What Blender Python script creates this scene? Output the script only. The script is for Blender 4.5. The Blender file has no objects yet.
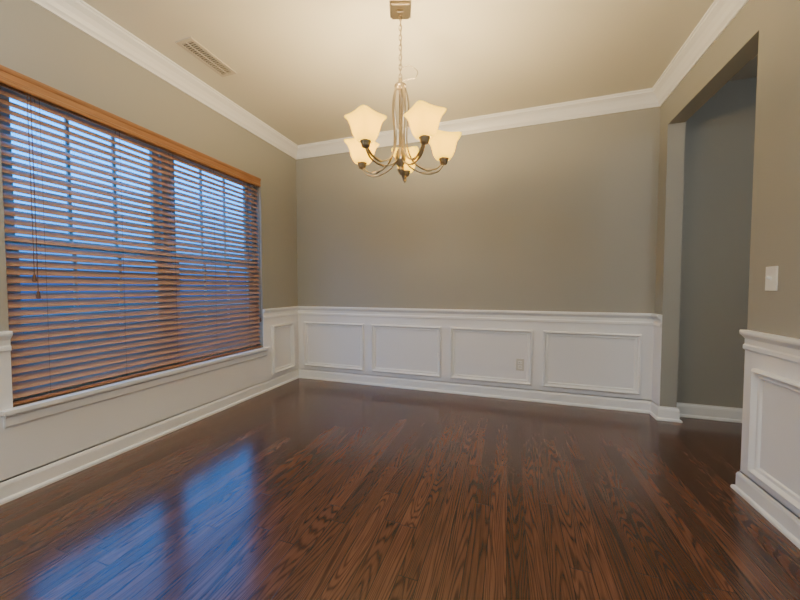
import bpy, bmesh, math, random
from mathutils import Vector, Matrix
random.seed(3)
scene = bpy.context.scene
C = bpy.data.collections

# ------------------------------------------------------------ room numbers
XL, XR, YB, YR, H = -2.44, 1.19, 3.38, -1.7, 2.74
WT = 0.115                      # partition thickness
WX = -2.60                      # outer face of left wall
WY0, WY1, WZ0, WZ1 = 0.955, 2.78, 0.47, 2.21
DY0, DY1, DZ = 2.215, 3.23, 2.405
HX = 2.75                       # hall far side

# ------------------------------------------------------------ materials
def new_mat(name):
    m = bpy.data.materials.new(name); m.use_nodes = True
    nt = m.node_tree; b = nt.nodes['Principled BSDF']
    return m, nt, b

def simple(name, col, rough=0.5, metal=0.0, bump=0.0, bscale=200, **kw):
    m, nt, b = new_mat(name)
    b.inputs['Base Color'].default_value = (*col, 1)
    b.inputs['Roughness'].default_value = rough
    b.inputs['Metallic'].default_value = metal
    for k, v in kw.items():
        b.inputs[k.replace('_', ' ')].default_value = v
    if bump:
        tc = nt.nodes.new('ShaderNodeTexCoord')
        n = nt.nodes.new('ShaderNodeTexNoise'); n.inputs['Scale'].default_value = bscale
        n.inputs['Detail'].default_value = 4
        bp = nt.nodes.new('ShaderNodeBump'); bp.inputs['Strength'].default_value = bump
        bp.inputs['Distance'].default_value = 0.002
        nt.links.new(tc.outputs['Object'], n.inputs['Vector'])
        nt.links.new(n.outputs['Fac'], bp.inputs['Height'])
        nt.links.new(bp.outputs['Normal'], b.inputs['Normal'])
    return m

M_wall = simple('wall_paint', (0.355, 0.345, 0.300), 0.6, bump=0.15)
M_ceil = simple('ceiling_paint', (0.76, 0.72, 0.61), 0.85, bump=0.1)
M_white = simple('white_trim_paint', (0.88, 0.88, 0.87), 0.38)
M_wains = simple('white_wainscot_paint', (0.84, 0.84, 0.85), 0.5, bump=0.1)
M_nickel = simple('brushed_nickel', (0.50, 0.42, 0.30), 0.28, 1.0)
M_plastic = simple('white_plastic', (0.85, 0.84, 0.80), 0.35)
M_ivory = simple('ivory_plastic', (0.62, 0.60, 0.54), 0.35)
M_vent = simple('vent_enamel', (0.62, 0.56, 0.46), 0.5)
M_dark = simple('dark_void', (0.03, 0.03, 0.03), 0.9)
M_cord = simple('cord_fabric', (0.16, 0.08, 0.05), 0.8)
M_vinyl = simple('window_vinyl', (0.8, 0.8, 0.8), 0.4)
M_grass = simple('mulch_ground', (0.03, 0.022, 0.018), 0.9)

def wood_mat(name, c1, c2, rough, sc):
    m, nt, b = new_mat(name)
    tc = nt.nodes.new('ShaderNodeTexCoord')
    mp = nt.nodes.new('ShaderNodeMapping'); mp.inputs['Scale'].default_value = sc
    n = nt.nodes.new('ShaderNodeTexNoise'); n.inputs['Scale'].default_value = 6
    n.inputs['Detail'].default_value = 6
    r = nt.nodes.new('ShaderNodeValToRGB')
    r.color_ramp.elements[0].position = 0.3; r.color_ramp.elements[0].color = (*c1, 1)
    r.color_ramp.elements[1].position = 0.7; r.color_ramp.elements[1].color = (*c2, 1)
    L = nt.links.new
    L(tc.outputs['Object'], mp.inputs['Vector']); L(mp.outputs['Vector'], n.inputs['Vector'])
    L(n.outputs['Fac'], r.inputs['Fac']); L(r.outputs['Color'], b.inputs['Base Color'])
    b.inputs['Roughness'].default_value = rough
    return m
M_slat = wood_mat('blind_slat_wood', (0.38, 0.22, 0.155), (0.47, 0.285, 0.20), 0.35, (6, 1, 12))
M_val = wood_mat('blind_valance_wood', (0.30, 0.13, 0.05), (0.42, 0.20, 0.08), 0.35, (6, 0.8, 10))

def floor_mat():
    m, nt, b = new_mat('oak_floor_boards')
    N = nt.nodes.new; L = nt.links.new
    def math_(op, a, bb=None, c=None):
        n = N('ShaderNodeMath'); n.operation = op
        for i, v in enumerate((a, bb, c)):
            if v is None: continue
            if isinstance(v, (int, float)): n.inputs[i].default_value = v
            else: L(v, n.inputs[i])
        return n.outputs[0]
    tc = N('ShaderNodeTexCoord'); sp = N('ShaderNodeSeparateXYZ')
    L(tc.outputs['Object'], sp.inputs[0])
    X, Y = sp.outputs[0], sp.outputs[1]
    W, LEN = 0.078, 1.15
    xs = math_('DIVIDE', X, W); col = math_('FLOOR', xs); fx = math_('FRACT', xs)
    wn = N('ShaderNodeTexWhiteNoise'); wn.noise_dimensions = '1D'; L(col, wn.inputs['W'])
    ys = math_('ADD', math_('DIVIDE', Y, LEN), math_('MULTIPLY', wn.outputs['Value'], 7.3))
    row = math_('FLOOR', ys); fy = math_('FRACT', ys)
    cb = N('ShaderNodeCombineXYZ'); L(col, cb.inputs[0]); L(row, cb.inputs[1])
    wn2 = N('ShaderNodeTexWhiteNoise'); wn2.noise_dimensions = '2D'; L(cb.outputs[0], wn2.inputs['Vector'])
    rid = wn2.outputs['Value']
    # grain contours; each board gets its own slice, some boards straighter than others
    cv = N('ShaderNodeCombineXYZ')
    L(math_('MULTIPLY', X, 11.5), cv.inputs[0])
    L(math_('MULTIPLY', Y, math_('MULTIPLY_ADD', wn2.outputs['Color'], 0.8, 0.45)), cv.inputs[1])
    L(math_('MULTIPLY', rid, 57.0), cv.inputs[2])
    n1 = N('ShaderNodeTexNoise'); n1.inputs['Scale'].default_value = 1.0
    n1.inputs['Detail'].default_value = 2.0; n1.inputs['Roughness'].default_value = 0.25
    L(cv.outputs[0], n1.inputs['Vector'])
    rings = math_('SINE', math_('MULTIPLY', n1.outputs['Fac'], 185.0))
    rings = math_('MULTIPLY_ADD', rings, 0.5, 0.5)
    rings = math_('SUBTRACT', 1.0, math_('POWER', rings, 2.6))
    # fine pores
    cv2 = N('ShaderNodeCombineXYZ')
    L(math_('MULTIPLY', X, 260.0), cv2.inputs[0]); L(math_('MULTIPLY', Y, 7.0), cv2.inputs[1])
    L(math_('MULTIPLY', rid, 91.0), cv2.inputs[2])
    n2 = N('ShaderNodeTexNoise'); n2.inputs['Scale'].default_value = 1.0; n2.inputs['Detail'].default_value = 3
    L(cv2.outputs[0], n2.inputs['Vector'])
    g = math_('ADD', math_('MULTIPLY', rings, 0.42), math_('MULTIPLY', n2.outputs['Fac'], 0.78))
    ramp = N('ShaderNodeValToRGB')
    e = ramp.color_ramp.elements
    e[0].position = 0.20; e[0].color = (0.028, 0.012, 0.007, 1)
    e[1].position = 0.98; e[1].color = (0.142, 0.060, 0.031, 1)
    k = e.new(0.66); k.color = (0.088, 0.036, 0.019, 1)
    L(g, ramp.inputs['Fac'])
    hs = N('ShaderNodeHueSaturation')
    L(math_('MULTIPLY_ADD', rid, 0.55, 0.75), hs.inputs['Value']); L(ramp.outputs['Color'], hs.inputs['Color'])
    # seams
    sx = math_('MINIMUM', fx, math_('SUBTRACT', 1.0, fx))
    sy = math_('MINIMUM', fy, math_('SUBTRACT', 1.0, fy))
    seam = math_('MINIMUM', math_('DIVIDE', sx, 0.028), math_('DIVIDE', sy, 0.0018))
    seam = math_('MINIMUM', seam, 1.0)
    mx = N('ShaderNodeMix'); mx.data_type = 'RGBA'
    mx.inputs['A'].default_value = (0.008, 0.003, 0.002, 1)
    L(seam, mx.inputs['Factor']); L(hs.outputs['Color'], mx.inputs['B'])
    L(mx.outputs['Result'], b.inputs['Base Color'])
    L(math_('MULTIPLY_ADD', n2.outputs['Fac'], 0.12, 0.16), b.inputs['Roughness'])
    b.inputs['Coat Weight'].default_value = 0.35; b.inputs['Coat Roughness'].default_value = 0.15
    bp = N('ShaderNodeBump'); bp.inputs['Strength'].default_value = 0.35; bp.inputs['Distance'].default_value = 0.001
    L(math_('MULTIPLY', seam, math_('MULTIPLY_ADD', g, 0.25, 0.6)), bp.inputs['Height'])
    L(bp.outputs['Normal'], b.inputs['Normal'])
    return m
M_floor = floor_mat()

def shade_mat():
    m, nt, b = new_mat('frosted_amber_glass')
    N = nt.nodes.new; L = nt.links.new
    nt.nodes.remove(b)
    out = nt.nodes['Material Output']
    d = N('ShaderNodeBsdfDiffuse'); d.inputs['Color'].default_value = (0.60, 0.42, 0.08, 1)
    t = N('ShaderNodeBsdfTranslucent'); t.inputs['Color'].default_value = (0.70, 0.50, 0.05, 1)
    mx = N('ShaderNodeMixShader'); mx.inputs[0].default_value = 0.5
    L(d.outputs[0], mx.inputs[1]); L(t.outputs[0], mx.inputs[2])
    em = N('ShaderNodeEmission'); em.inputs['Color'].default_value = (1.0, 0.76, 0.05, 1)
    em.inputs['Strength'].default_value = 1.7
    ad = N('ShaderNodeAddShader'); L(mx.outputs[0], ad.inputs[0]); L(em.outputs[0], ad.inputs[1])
    L(ad.outputs[0], out.inputs['Surface'])
    return m
M_shade = shade_mat()

def emis(name, col, s):
    m, nt, b = new_mat(name)
    b.inputs['Emission Color'].default_value = (*col, 1)
    b.inputs['Emission Strength'].default_value = s
    b.inputs['Base Color'].default_value = (*col, 1)
    return m
M_bulb = emis('lamp_bulb_glow', (1.0, 0.78, 0.45), 25)
M_fill_dome = emis('fill_light_glass', (1.0, 0.95, 0.88), 1.5)  # glowing dome of the added fill fixtures

def glass_mat():
    m, nt, b = new_mat('window_glass')
    nt.nodes.remove(b); N = nt.nodes.new; L = nt.links.new
    out = nt.nodes['Material Output']
    t = N('ShaderNodeBsdfTransparent'); g = N('ShaderNodeBsdfGlossy'); g.inputs['Roughness'].default_value = 0.02
    mx = N('ShaderNodeMixShader'); mx.inputs[0].default_value = 0.04
    L(t.outputs[0], mx.inputs[1]); L(g.outputs[0], mx.inputs[2]); L(mx.outputs[0], out.inputs['Surface'])
    return m
M_glass = glass_mat()

# ------------------------------------------------------------ mesh helpers
def finish(bm, name, mat, parent=None, smooth=False, bevel=0.0):
    bmesh.ops.recalc_face_normals(bm, faces=bm.faces)
    me = bpy.data.meshes.new(name); bm.to_mesh(me); bm.free()
    if smooth:
        for p in me.polygons: p.use_smooth = True
    ob = bpy.data.objects.new(name, me); scene.collection.objects.link(ob)
    me.materials.append(mat)
    if parent: ob.parent = parent
    if bevel:
        md = ob.modifiers.new('bevel', 'BEVEL'); md.width = bevel; md.segments = 2
        md.limit_method = 'ANGLE'
    return ob

def add_box(bm, x0, x1, y0, y1, z0, z1, M=None):
    vs = [bm.verts.new((x, y, z)) for z in (z0, z1) for x, y in ((x0, y0), (x1, y0), (x1, y1), (x0, y1))]
    if M is not None:
        for v in vs: v.co = M @ v.co
    for f in ((0, 3, 2, 1), (4, 5, 6, 7), (0, 1, 5, 4), (1, 2, 6, 5), (2, 3, 7, 6), (3, 0, 4, 7)):
        bm.faces.new([vs[i] for i in f])

def boxes(name, lst, mat, parent=None, bevel=0.0):
    bm = bmesh.new()
    for b in lst: add_box(bm, *b)
    return finish(bm, name, mat, parent, bevel=bevel)

def empty(name, loc=(0, 0, 0)):
    e = bpy.data.objects.new(name, None); e.location = loc
    e.empty_display_size = 0.1
    scene.collection.objects.link(e); return e

def strip(bm, p, q, n, prof, m0=0, m1=0):
    """run a (offset,z) profile from p to q; n = inward normal; m = mitre at each end"""
    p, q, n = Vector(p), Vector(q), Vector(n)
    d = (q - p).normalized()
    A = []; B = []
    for o, z in prof:
        a = p + n * o + d * (m0 * o); b = q + n * o - d * (m1 * o)
        A.append(bm.verts.new((a.x, a.y, z))); B.append(bm.verts.new((b.x, b.y, z)))
    k = len(prof)
    for i in range(k):
        j = (i + 1) % k
        bm.faces.new((A[i], A[j], B[j], B[i]))
    bm.faces.new(A); bm.faces.new(B[::-1])

def panel_frame(bm, origin, udir, ndir, u0, u1, z0, z1):
    """mitred picture-frame moulding on a wall plane"""
    prof = [(0, 0), (0, .018), (.005, .026), (.012, .029), (.018, .021), (.024, .009), (.034, .007), (.039, .012), (.043, .009), (.045, 0)]
    o, u, n = Vector(origin), Vector(udir), Vector(ndir)
    loops = []
    for d, h in prof:
        L = []
        for uu, zz in ((u0 + d, z0 + d), (u1 - d, z0 + d), (u1 - d, z1 - d), (u0 + d, z1 - d)):
            c = o + u * uu + n * h; L.append(bm.verts.new((c.x, c.y, zz)))
        loops.append(L)
    for a, b in zip(loops, loops[1:]):
        for i in range(4):
            j = (i + 1) % 4
            bm.faces.new((a[i], a[j], b[j], b[i]))

def lathe(bm, prof, cx=0, cy=0, seg=24):
    rings = []
    for r, z in prof:
        rings.append([bm.verts.new((cx + r * math.cos(2 * math.pi * i / seg), cy + r * math.sin(2 * math.pi * i / seg), z)) for i in range(seg)])
    for a, b in zip(rings, rings[1:]):
        for i in range(seg):
            j = (i + 1) % seg
            bm.faces.new((a[i], a[j], b[j], b[i]))
    bm.faces.new(rings[0][::-1]); bm.faces.new(rings[-1])

def tube(bm, pts, r, seg=8, flat=1.0, closed=False, side=None):
    pts = [Vector(p) for p in pts]; n = len(pts); rings = []
    for i, p in enumerate(pts):
        if closed: t = (pts[(i + 1) % n] - pts[i - 1])
        else: t = pts[min(i + 1, n - 1)] - pts[max(i - 1, 0)]
        t.normalize()
        ref = Vector(side) if side else Vector((0, 0, 1))
        if abs(t.dot(ref)) > 0.98: ref = Vector((1, 0, 0)) if abs(t.x) < .9 else Vector((0, 1, 0))
        a = (ref - t * ref.dot(t)).normalized(); b = t.cross(a)
        rings.append([bm.verts.new(p + a * (r * flat * math.cos(2 * math.pi * k / seg)) + b * (r * math.sin(2 * math.pi * k / seg))) for k in range(seg)])
    m = n if closed else n - 1
    for i in range(m):
        A, B = rings[i], rings[(i + 1) % n]
        for k in range(seg):
            l = (k + 1) % seg
            bm.faces.new((A[k], A[l], B[l], B[k]))
    if not closed:
        bm.faces.new(rings[0][::-1]); bm.faces.new(rings[-1])

def catmull(P, steps=8):
    P = [Vector(p) for p in P]; P = [P[0] * 2 - P[1]] + P + [P[-1] * 2 - P[-2]]
    out = []
    for i in range(1, len(P) - 2):
        for s in range(steps):
            t = s / steps
            out.append(0.5 * ((2 * P[i]) + (-P[i - 1] + P[i + 1]) * t + (2 * P[i - 1] - 5 * P[i] + 4 * P[i + 1] - P[i + 2]) * t * t + (-P[i - 1] + 3 * P[i] - 3 * P[i + 1] + P[i + 2]) * t ** 3))
    out.append(P[-2]); return out

# ------------------------------------------------------------ shell
boxes('floor', [(WX, HX + .1, YR - .1, YB + .1, -0.1, 0)], M_floor)
boxes('ceiling', [(WX, HX + .1, YR - .1, YB + .1, H, H + 0.1)], M_ceil)
boxes('wall_back', [(WX, HX + .1, YB, YB + .1, 0, H)], M_wall)
boxes('wall_rear', [(WX, HX + .1, YR - .1, YR, 0, H)], M_wall)
boxes('wall_left', [(WX, XL, YR, WY0, 0, H), (WX, XL, WY1, YB, 0, H),
                    (WX, XL, WY0, WY1, 0, WZ0), (WX, XL, WY0, WY1, WZ1, H)], M_wall)
boxes('wall_right', [(XR, XR + WT, YR, DY0, 0, H), (XR, XR + WT, DY1, YB, 0, H),
                     (XR, XR + WT, DY0, DY1, DZ, H)], M_wall)
boxes('wall_hall', [(HX, HX + .1, YR, YB, 0, H)], M_wall)

# wainscot sheets
RZ = 0.80
T = 0.006
boxes('wall_wainscot_back', [(XL, XR, YB - T, YB, 0, RZ)], M_wains)
boxes('wall_wainscot_left', [(XL, XL + T, YR, WY0 - .0, 0, RZ), (XL, XL + T, WY1, YB - T, 0, RZ),
                             (XL, XL + T, WY0, WY1, 0, WZ0 - .02)], M_wains)
boxes('wall_wainscot_right', [(XR - T, XR, YR, DY0, 0, RZ), (XR - T, XR, DY1, YB - T, 0, RZ)], M_wains)

base = [(0, 0), (.030, 0), (.030, .010), (.026, .018), (.016, .022), (.016, .085), (.012, .098), (.006, .104), (.006, .112), (0, .112)]
rail = [(0, .765), (.010, .765), (.016, .772), (.016, .790), (.009, .797), (.009, .824), (.017, .834), (.025, .842), (.031, .848), (.033, .858), (.031, .870), (0, .870)]
crown = [(0, H - .118), (.010, H - .118), (.014, H - .108), (.020, H - .100), (.028, H - .092), (.040, H - .070), (.058, H - .046), (.078, H - .030), (.084, H - .026), (.086, H - .014), (.094, H - .010), (.094, H), (0, H)]

def run(name, segs, prof, mat=M_white):
    bm = bmesh.new()
    for s in segs: strip(bm, *s[:3], prof, *s[3:])
    return finish(bm, name, mat)
nX, nB, nL, nR = (1, 0, 0), (0, -1, 0), (1, 0, 0), (-1, 0, 0)
run('baseboard_back', [((XL, YB, 0), (XR, YB, 0), nB, 1, 1)], base)
run('baseboard_left', [((XL, YR, 0), (XL, YB, 0), nL, 1, 1)], base)
run('baseboard_right', [((XR, DY1, 0), (XR, YB, 0), nR, -1, 1),
                        ((XR, YR, 0), (XR, DY0, 0), nR, 1, -1),
                        ((XR, DY1, 0), (XR + WT, DY1, 0), nB, -1, -1),
                        ((XR, DY0, 0), (XR + WT, DY0, 0), (0, 1, 0), -1, -1)], base)
run('baseboard_hall', [((XR + WT, YB, 0), (HX, YB, 0), nB, 0, 1), ((HX, YR, 0), (HX, YB, 0), nR, 1, 1)], base)
run('baseboard_rear', [((XL, YR, 0), (XR, YR, 0), (0, 1, 0), 1, 1)], base)
run('trim_chair_rail_back', [((XL, YB, 0), (XR, YB, 0), nB, 1, 1)], rail)
run('trim_chair_rail_left', [((XL, YR, 0), (XL, WY0, 0), nL, 1, 0), ((XL, WY1, 0), (XL, YB, 0), nL, 0, 1)], rail)
run('trim_chair_rail_right', [((XR, DY1, 0), (XR, YB, 0), nR, 0, 1), ((XR, YR, 0), (XR, DY0, 0), nR, 1, 0)], rail)
run('trim_crown', [((XL, YB, 0), (XR, YB, 0), nB, 1, 1), ((XL, YR, 0), (XL, YB, 0), nL, 1, 1),
                   ((XR, YR, 0), (XR, YB, 0), nR, 1, 1), ((XL, YR, 0), (XR, YR, 0), (0, 1, 0), 1, 1)], crown)

PZ0, PZ1 = 0.155, 0.685
bm = bmesh.new()
w = (XR - XL - 5 * 0.098) / 4
for i in range(4):
    u0 = XL + 0.098 + i * (w + 0.098)
    panel_frame(bm, (0, YB - T, 0), (1, 0, 0), nB, u0, u0 + w, PZ0, PZ1)
finish(bm, 'trim_panel_moulding_back', M_white)
bm = bmesh.new()
panel_frame(bm, (XL + T, 0, 0), (0, 1, 0), nL, 2.90, 3.27, PZ0, PZ1)
panel_frame(bm, (XL + T, 0, 0), (0, 1, 0), nL, -0.9, 0.80, PZ0, PZ1)
finish(bm, 'trim_panel_moulding_left', M_white)
bm = bmesh.new()
panel_frame(bm, (XR - T, 0, 0), (0, 1, 0), nR, 1.30, 2.12, PZ0, PZ1)
panel_frame(bm, (XR - T, 0, 0), (0, 1, 0), nR, 0.35, 1.20, PZ0, PZ1)
panel_frame(bm, (XR - T, 0, 0), (0, 1, 0), nR, -0.60, 0.25, PZ0, PZ1)
finish(bm, 'trim_panel_moulding_right', M_white)

# ------------------------------------------------------------ window
win = empty('window_1', (WX, (WY0 + WY1) / 2, WZ0))
def wchild(name, lst, mat, bevel=0.0):
    o = boxes(name, lst, mat, None, bevel); o.parent = win
    o.matrix_parent_inverse = Matrix.Translation(win.location).inverted(); return o
ym = (WY0 + WY1) / 2
fr = []
x0, x1 = WX + .0, WX + .075
for a, b in ((WY0, ym - .0), (ym + .0, WY1)):
    f = .045
    fr += [(x0, x1, a, a + f, WZ0, WZ1), (x0, x1, b - f, b, WZ0, WZ1), (x0, x1, a + f, b - f, WZ0, WZ0 + f), (x0, x1, a + f, b - f, WZ1 - f, WZ1)]
wchild('frame', fr, M_vinyl)
sash = []; gr = []; gl = []
zm = (WZ0 + WZ1) / 2 - .02
for a, b in ((WY0 + .045, ym - .045), (ym + .045, WY1 - .045)):
    for (za, zb, xa) in ((WZ0 + .045, zm + .02, WX + .040), (zm - .02, WZ1 - .045, WX + .010)):
        s = .042; xb = xa + .028
        sash += [(xa, xb, a, a + s, za, zb), (xa, xb, b - s, b, za, zb), (xa, xb, a + s, b - s, za, za + s), (xa, xb, a + s, b - s, zb - s, zb)]
        gl.append((xa + .012, xa + .016, a + s, b - s, za + s, zb - s))
        for k in (1, 2):
            yy = a + s + (b - a - 2 * s) * k / 3
            gr.append((xa + .006, xa + .022, yy - .008, yy + .008, za + s, zb - s))
        zz = (za + zb) / 2
        gr.append((xa + .007, xa + .021, a + s, b - s, zz - .008, zz + .008))
wchild('sashes', sash, M_vinyl); wchild('muntin_grid', gr, M_vinyl); wchild('glass', gl, M_glass)
wchild('stool', [(WX + .075, XL + .055, WY0 + .001, WY1 - .001, WZ0 - .02, WZ0), (XL + .006, XL + .055, WY0 - .05, WY0 + .001, WZ0 - .02, WZ0), (XL + .006, XL + .055, WY1 - .001, WY1 + .05, WZ0 - .02, WZ0)], M_white)
bm = bmesh.new()
strip(bm, (XL, WY0 - .035, 0), (XL, WY1 + .035, 0), nL, [(.006, .375), (.014, .375), (.020, .385), (.020, .425), (.030, .435), (.030, .45), (.006, .45)])
o = finish(bm, 'apron', M_white); o.parent = win; o.matrix_parent_inverse = Matrix.Translation(win.location).inverted()

# ------------------------------------------------------------ wood blinds
bl = empty('window_blinds', (XL - .03, ym, WZ1))
def bchild(o):
    o.parent = bl; o.matrix_parent_inverse = Matrix.Translation(bl.location).inverted(); return o
bx = XL - .040
top, bot, pitch, SD = WZ1 - .075, WZ0 + .035, 0.0435, 0.0505
tilt = math.radians(45)
bm = bmesh.new()
z = top; n = 0
zs = []
while z > bot:
    zs.append(z)
    th = .0028; ns = 4
    dt = tilt + random.uniform(-.03, .03)
    R = Matrix.Translation((bx, 0, z)) @ Matrix.Rotation(dt, 4, 'Y')
    up = []; dn = []
    for i in range(ns + 1):
        s = (i / ns - .5)
        cr = .0025 * (1 - 4 * s * s)
        up.append((s * SD, cr + th / 2)); dn.append((s * SD, cr - th / 2))
    sec = up + dn[::-1]
    ya, yb = WY0 + .008 , WY1 - .010
    A = [bm.verts.new(R @ Vector((x, ya, zz))) for x, zz in sec]
    B = [bm.verts.new(R @ Vector((x, yb, zz))) for x, zz in sec]
    k = len(sec)
    for i in range(k):
        j = (i + 1) % k; bm.faces.new((A[i], A[j], B[j], B[i]))
    bm.faces.new(A); bm.faces.new(B[::-1])
    z -= pitch
bchild(finish(bm, 'slats', M_slat))
bchild(boxes('bottom_rail', [(bx - .026, bx + .026, WY0 + .008, WY1 - .010, WZ0 + .002, WZ0 + .020)], M_val, bevel=.003))
bchild(boxes('headrail', [(bx - .028, bx + .020, WY0 + .004, WY1 - .004, WZ1 - .045, WZ1 - .002)], M_val))
bm = bmesh.new()
strip(bm, (XL - .012, WY0 + .001, 0), (XL - .012, WY1 - .001, 0), nL, [(0, WZ1 - .085), (.010, WZ1 - .085), (.014, WZ1 - .078), (.014, WZ1 - .062), (.010, WZ1 - .058), (.010, WZ1 - .026), (.014, WZ1 - .022), (.018, WZ1 - .012), (.018, WZ1 - .001), (0, WZ1 - .001)])
bchild(finish(bm, 'valance', M_val))
bm = bmesh.new()
for yy in (WY0 + .16, WY0 + .55, ym, WY1 - .55, WY1 - .16):
    for dx in (-.0205, .0205):
        tube(bm, [(bx + dx, yy, WZ1 - .05), (bx + dx, yy, WZ0 + .02)], .0009, 5)
bchild(finish(bm, 'ladder_cords', M_cord))
bm = bmesh.new()
for yy, zb in ((1.055, 1.16), (1.068, 1.07), (2.74, .78)):
    xx = XL + .008
    tube(bm, [(xx, yy, WZ1 - .09), (xx + .002, yy, (WZ1 + zb) / 2), (xx, yy, zb)], .0018, 6)
    lathe(bm, [(.002, zb + .004), (.006, zb), (.008, zb - .02), (.010, zb - .034), (.005, zb - .038)], xx, yy, 10)
bchild(finish(bm, 'lift_cords', M_cord))

# ------------------------------------------------------------ chandelier
CX, CY = -0.63, 1.89
ch = empty('chandelier', (CX, CY, H))
def cchild(o):
    o.parent = ch; return o
def Z(w): return w - H
bm = bmesh.new()
Rz = Matrix.Rotation(math.radians(18), 4, 'Z')
add_box(bm, -.062, .062, -.062, .062, Z(2.728), Z(2.7395), Rz)
add_box(bm, -.052, .052, -.052, .052, Z(2.712), Z(2.728), Rz)
add_box(bm, -.020, .020, -.020, .020, Z(2.698), Z(2.712), Rz)
cchild(finish(bm, 'canopy', M_nickel, bevel=.002))
bm = bmesh.new()
zt, zb = 2.695, 2.325; nl = 13; ll = (zt - zb) / nl
for i in range(nl):
    zc = zt - ll * (i + .5); ang = (math.pi / 2 if i % 2 else 0) + .3
    pts = []
    for k in range(14):
        a = 2 * math.pi * k / 14
        u = .0085 * math.cos(a); vv = (ll * .66) * math.sin(a)
        pts.append((u * math.cos(ang), u * math.sin(ang), Z(zc + vv)))
    tube(bm, pts, .0024, 6, closed=True)
pts = catmull([(0.004, 0, Z(2.69)), (.006, .0, Z(2.5)), (.01, 0, Z(2.40)), (.05, 0.015, Z(2.405)), (.095, .03, Z(2.375)), (.085, .025, Z(2.335)), (.04, .012, Z(2.325)), (.004, 0, Z(2.315))])
tube(bm, pts, .0018, 6)
cchild(finish(bm, 'chain', M_nickel, smooth=True))
bm = bmesh.new()
lathe(bm, [(.004, Z(2.335)), (.009, Z(2.328)), (.012, Z(2.318)), (.010, Z(2.305)), (.020, Z(2.300)), (.034, Z(2.292)), (.036, Z(2.284)), (.030, Z(2.278)), (.012, Z(2.272)), (.009, Z(2.262)),
           (.009, Z(1.93)), (.014, Z(1.92)), (.022, Z(1.905)), (.030, Z(1.885)), (.033, Z(1.865)), (.030, Z(1.845)), (.020, Z(1.825)), (.014, Z(1.815)), (.012, Z(1.808)), (.018, Z(1.800)), (.018, Z(1.792)), (.010, Z(1.785)), (.008, Z(1.778)), (.003, Z(1.768))])
cchild(finish(bm, 'column', M_nickel, smooth=True))
RA = .270
bma = bmesh.new(); bmc = bmesh.new(); bms = bmesh.new(); bmb = bmesh.new()
yaw = math.radians(18.5 - 8)
lights = []
DZc = -.056
for i in range(5):
    a = math.radians(90 + 72 * i) + yaw
    rd = Vector((math.cos(a), math.sin(a), 0)); sd = Vector((-math.sin(a), math.cos(a), 0))
    def P(r, z, s=0):
        v = rd * r + sd * s; return (v.x, v.y, Z(z))
    tube(bma, catmull([P(.028, 2.288), P(.046, 2.22), P(.050, 2.14), P(.040, 2.03), P(.044, 1.93), P(.080, 1.850), P(.15, 1.808), P(.215, 1.815), P(.252, 1.842), P(RA, 1.860)], 7), .0095, 8, flat=.42, side=tuple(rd))
    tube(bma, catmull([P(.026, 1.850), P(.075, 1.808), P(.15, 1.785), P(.225, 1.797), P(.258, 1.828), P(RA, 1.856)], 7), .0070, 8, flat=.5, side=tuple(rd))
    c = rd * RA
    lathe(bmc, [(r, Z(z + DZc)) for r, z in [(.008, 1.900), (.020, 1.906), (.024, 1.915), (.026, 1.928), (.031, 1.934), (.031, 1.940), (.016, 1.941), (.014, 1.965), (.010, 1.966)]], c.x, c.y, 20)
    prof = [(.030, 1.936), (.042, 1.940), (.051, 1.955), (.058, 1.975), (.063, 2.000), (.068, 2.022), (.075, 2.040), (.084, 2.053), (.090, 2.057)]
    rings = []
    seg = 40
    for t, (hw, z) in enumerate(prof):
        q = t / (len(prof) - 1); ex = 3.0 + 3.5 * q
        ring = []
        for k in range(seg):
            th = 2 * math.pi * k / seg
            cc, ss = math.cos(th), math.sin(th)
            rr = (abs(cc) ** ex + abs(ss) ** ex) ** (-1 / ex)
            lift = .010 * q * q * (rr - 1) / .3
            v = c + rd * (hw * rr * cc) + sd * (hw * rr * ss)
            ring.append(bms.verts.new((v.x, v.y, Z(z + lift + DZc))))
        rings.append(ring)
    for A, B in zip(rings, rings[1:]):
        for k in range(seg):
            l = (k + 1) % seg; bms.faces.new((A[k], A[l], B[l], B[k]))
    lathe(bmb, [(r, Z(z + DZc)) for r, z in [(.008, 1.966), (.014, 1.975), (.019, 1.99), (.017, 2.008), (.008, 2.022), (.002, 2.026)]], c.x, c.y, 14)
    lights.append((CX + c.x, CY + c.y, 2.045 + DZc))
cchild(finish(bma, 'arms', M_nickel, smooth=True)); cchild(finish(bmc, 'cups', M_nickel, smooth=True))
so = cchild(finish(bms, 'glass_shades', M_shade, smooth=True))
md = so.modifiers.new('solid', 'SOLIDIFY'); md.thickness = .003; md.offset = 0
cchild(finish(bmb, 'bulbs', M_bulb, smooth=True))
for i, p in enumerate(lights):
    l = bpy.data.lights.new('bulb_light', 'POINT'); l.energy = 22; l.color = (1.0, .75, .40); l.shadow_soft_size = .022
    o = bpy.data.objects.new('bulb_light', l); scene.collection.objects.link(o)
    o.parent = ch; o.location = Vector(p) - Vector((CX, CY, H))

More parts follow.
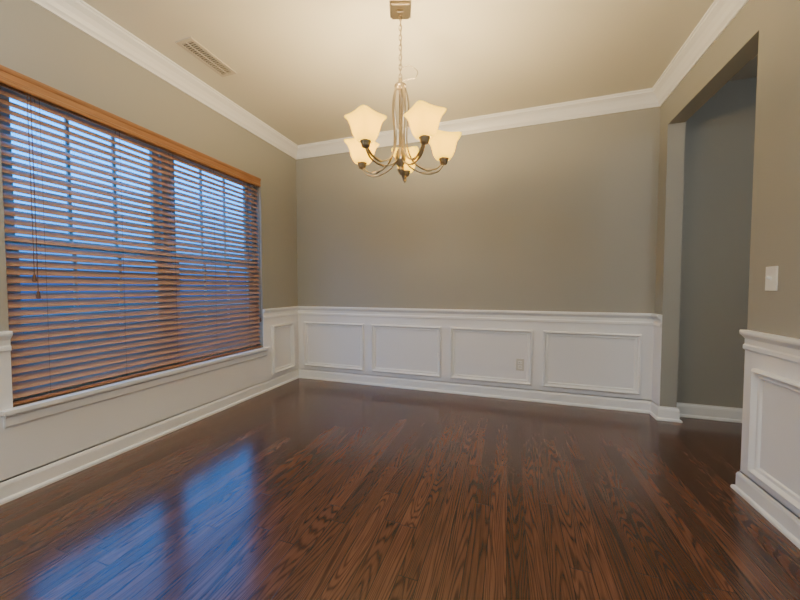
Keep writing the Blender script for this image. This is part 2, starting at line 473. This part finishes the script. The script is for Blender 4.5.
# ------------------------------------------------------------ ceiling vent
vt = empty('ceiling_vent', (-2.075, 1.855, H))
def vbox(name, lst, mat):
    o = boxes(name, lst, mat); o.parent = vt; return o
a, b = .070, .190
vbox('flange', [(-a, -a + .022, -b, b, -.008, -.0005), (a - .022, a, -b, b, -.008, -.0005), (-a + .022, a - .022, -b, -b + .022, -.008, -.0005), (-a + .022, a - .022, b - .022, b, -.008, -.0005)], M_vent)
vbox('void', [(-a + .02, a - .02, -b + .02, b - .02, -.002, -.0005)], M_dark)
bm = bmesh.new()
for i in range(20):
    y = -b + .03 + i * (2 * b - .06) / 19
    add_box(bm, -a + .022, a - .022, -.001, .001, -.004, .004, Matrix.Translation((0, y, -.006)) @ Matrix.Rotation(.6, 4, 'X'))
add_box(bm, -.003, .003, -b + .02, b - .02, -.010, -.004)
o = finish(bm, 'louvres', M_vent); o.parent = vt

# ------------------------------------------------------------ outlet and switch
ot = empty('wall_outlet', (.103, YB - T, .345))
def ob_(name, lst, mat, par, bev=0.0):
    o = boxes(name, lst, mat, par, bev); return o
ob_('plate', [(-.036, .036, -.007, 0, -.058, .058)], M_ivory, ot, .003)
ob_('receptacles', [(-.018, .018, -.010, -.007, .007, .038), (-.018, .018, -.010, -.007, -.038, -.007)], M_plastic, ot, .002)
ob_('slots', [(-.010, -.006, -.0105, -.010, .014, .030), (.006, .010, -.0105, -.010, .014, .030), (-.010, -.006, -.0105, -.010, -.030, -.014), (.006, .010, -.0105, -.010, -.030, -.014)], M_dark, ot)
sw = empty('light_switch', (XR, 2.055, 1.135))
ob_('plate', [(-.006, 0, -.036, .036, -.058, .058)], M_plastic, sw, .002)
ob_('surround', [(-.0075, -.006, -.006, .006, -.013, .013)], M_plastic, sw)
bm = bmesh.new(); add_box(bm, -.018, 0, -.004, .004, -.005, .005, Matrix.Translation((-.006, 0, 0)) @ Matrix.Rotation(.5, 4, 'Y'))
o = finish(bm, 'toggle', M_plastic); o.parent = sw

# ------------------------------------------------------------ added fill lights, modelled as unseen ceiling fixtures (behind camera, and in the hall)
def fill_light(x, y, e, col):
    r = empty('added_fill_light', (x, y, H))
    bm = bmesh.new(); lathe(bm, [(.15, -.001), (.16, -.012), (.155, -.03), (.14, -.034)]); o = finish(bm, 'fill_pan', M_nickel, r, True)
    bm = bmesh.new(); lathe(bm, [(.145, -.034), (.14, -.06), (.11, -.09), (.06, -.108), (.01, -.114)]); finish(bm, 'fill_dome', M_fill_dome, r, True)
    l = bpy.data.lights.new('fill_lamp', 'POINT'); l.energy = e; l.color = col; l.shadow_soft_size = .16
    o = bpy.data.objects.new('fill_lamp', l); scene.collection.objects.link(o); o.parent = r; o.location = (0, 0, -.30)
for fx_, fy_ in ((-1.9, -.1), (.65, -.1), (-1.9, -1.2), (.65, -1.2)):
    fill_light(fx_, fy_, 26, (.92, .96, 1.0))  # added out of view to fill the room and soften shadows
fill_light(2.05, .6, 28, (.86, .93, 1.0))  # added out of view to brighten the hall

# ------------------------------------------------------------ outside and world
boxes('ground', [(-40, WX - .2, -30, 30, -.7, -.6)], M_grass)
wd = bpy.data.worlds.new('dusk_sky'); scene.world = wd; wd.use_nodes = True
nt = wd.node_tree; bg = nt.nodes['Background']
tc = nt.nodes.new('ShaderNodeTexCoord'); sp = nt.nodes.new('ShaderNodeSeparateXYZ'); rp = nt.nodes.new('ShaderNodeValToRGB')
nt.links.new(tc.outputs['Generated'], sp.inputs[0]); nt.links.new(sp.outputs[2], rp.inputs['Fac']); nt.links.new(rp.outputs['Color'], bg.inputs['Color'])
rp.color_ramp.elements[0].position = 0.02; rp.color_ramp.elements[0].color = (.01, .03, .12, 1)
rp.color_ramp.elements[1].position = .22; rp.color_ramp.elements[1].color = (.0, .31, 1.0, 1)
bg.inputs['Strength'].default_value = 6.0

# ------------------------------------------------------------ camera
cam = bpy.data.cameras.new('camera'); co = bpy.data.objects.new('camera', cam); scene.collection.objects.link(co)
cam.sensor_width = 36; cam.lens = 36 * 328 / 800; cam.clip_start = .05
co.location = (0, 0, 1.09)
co.rotation_euler = (math.radians(90 - 2.1), 0, math.radians(18.5))
scene.camera = co
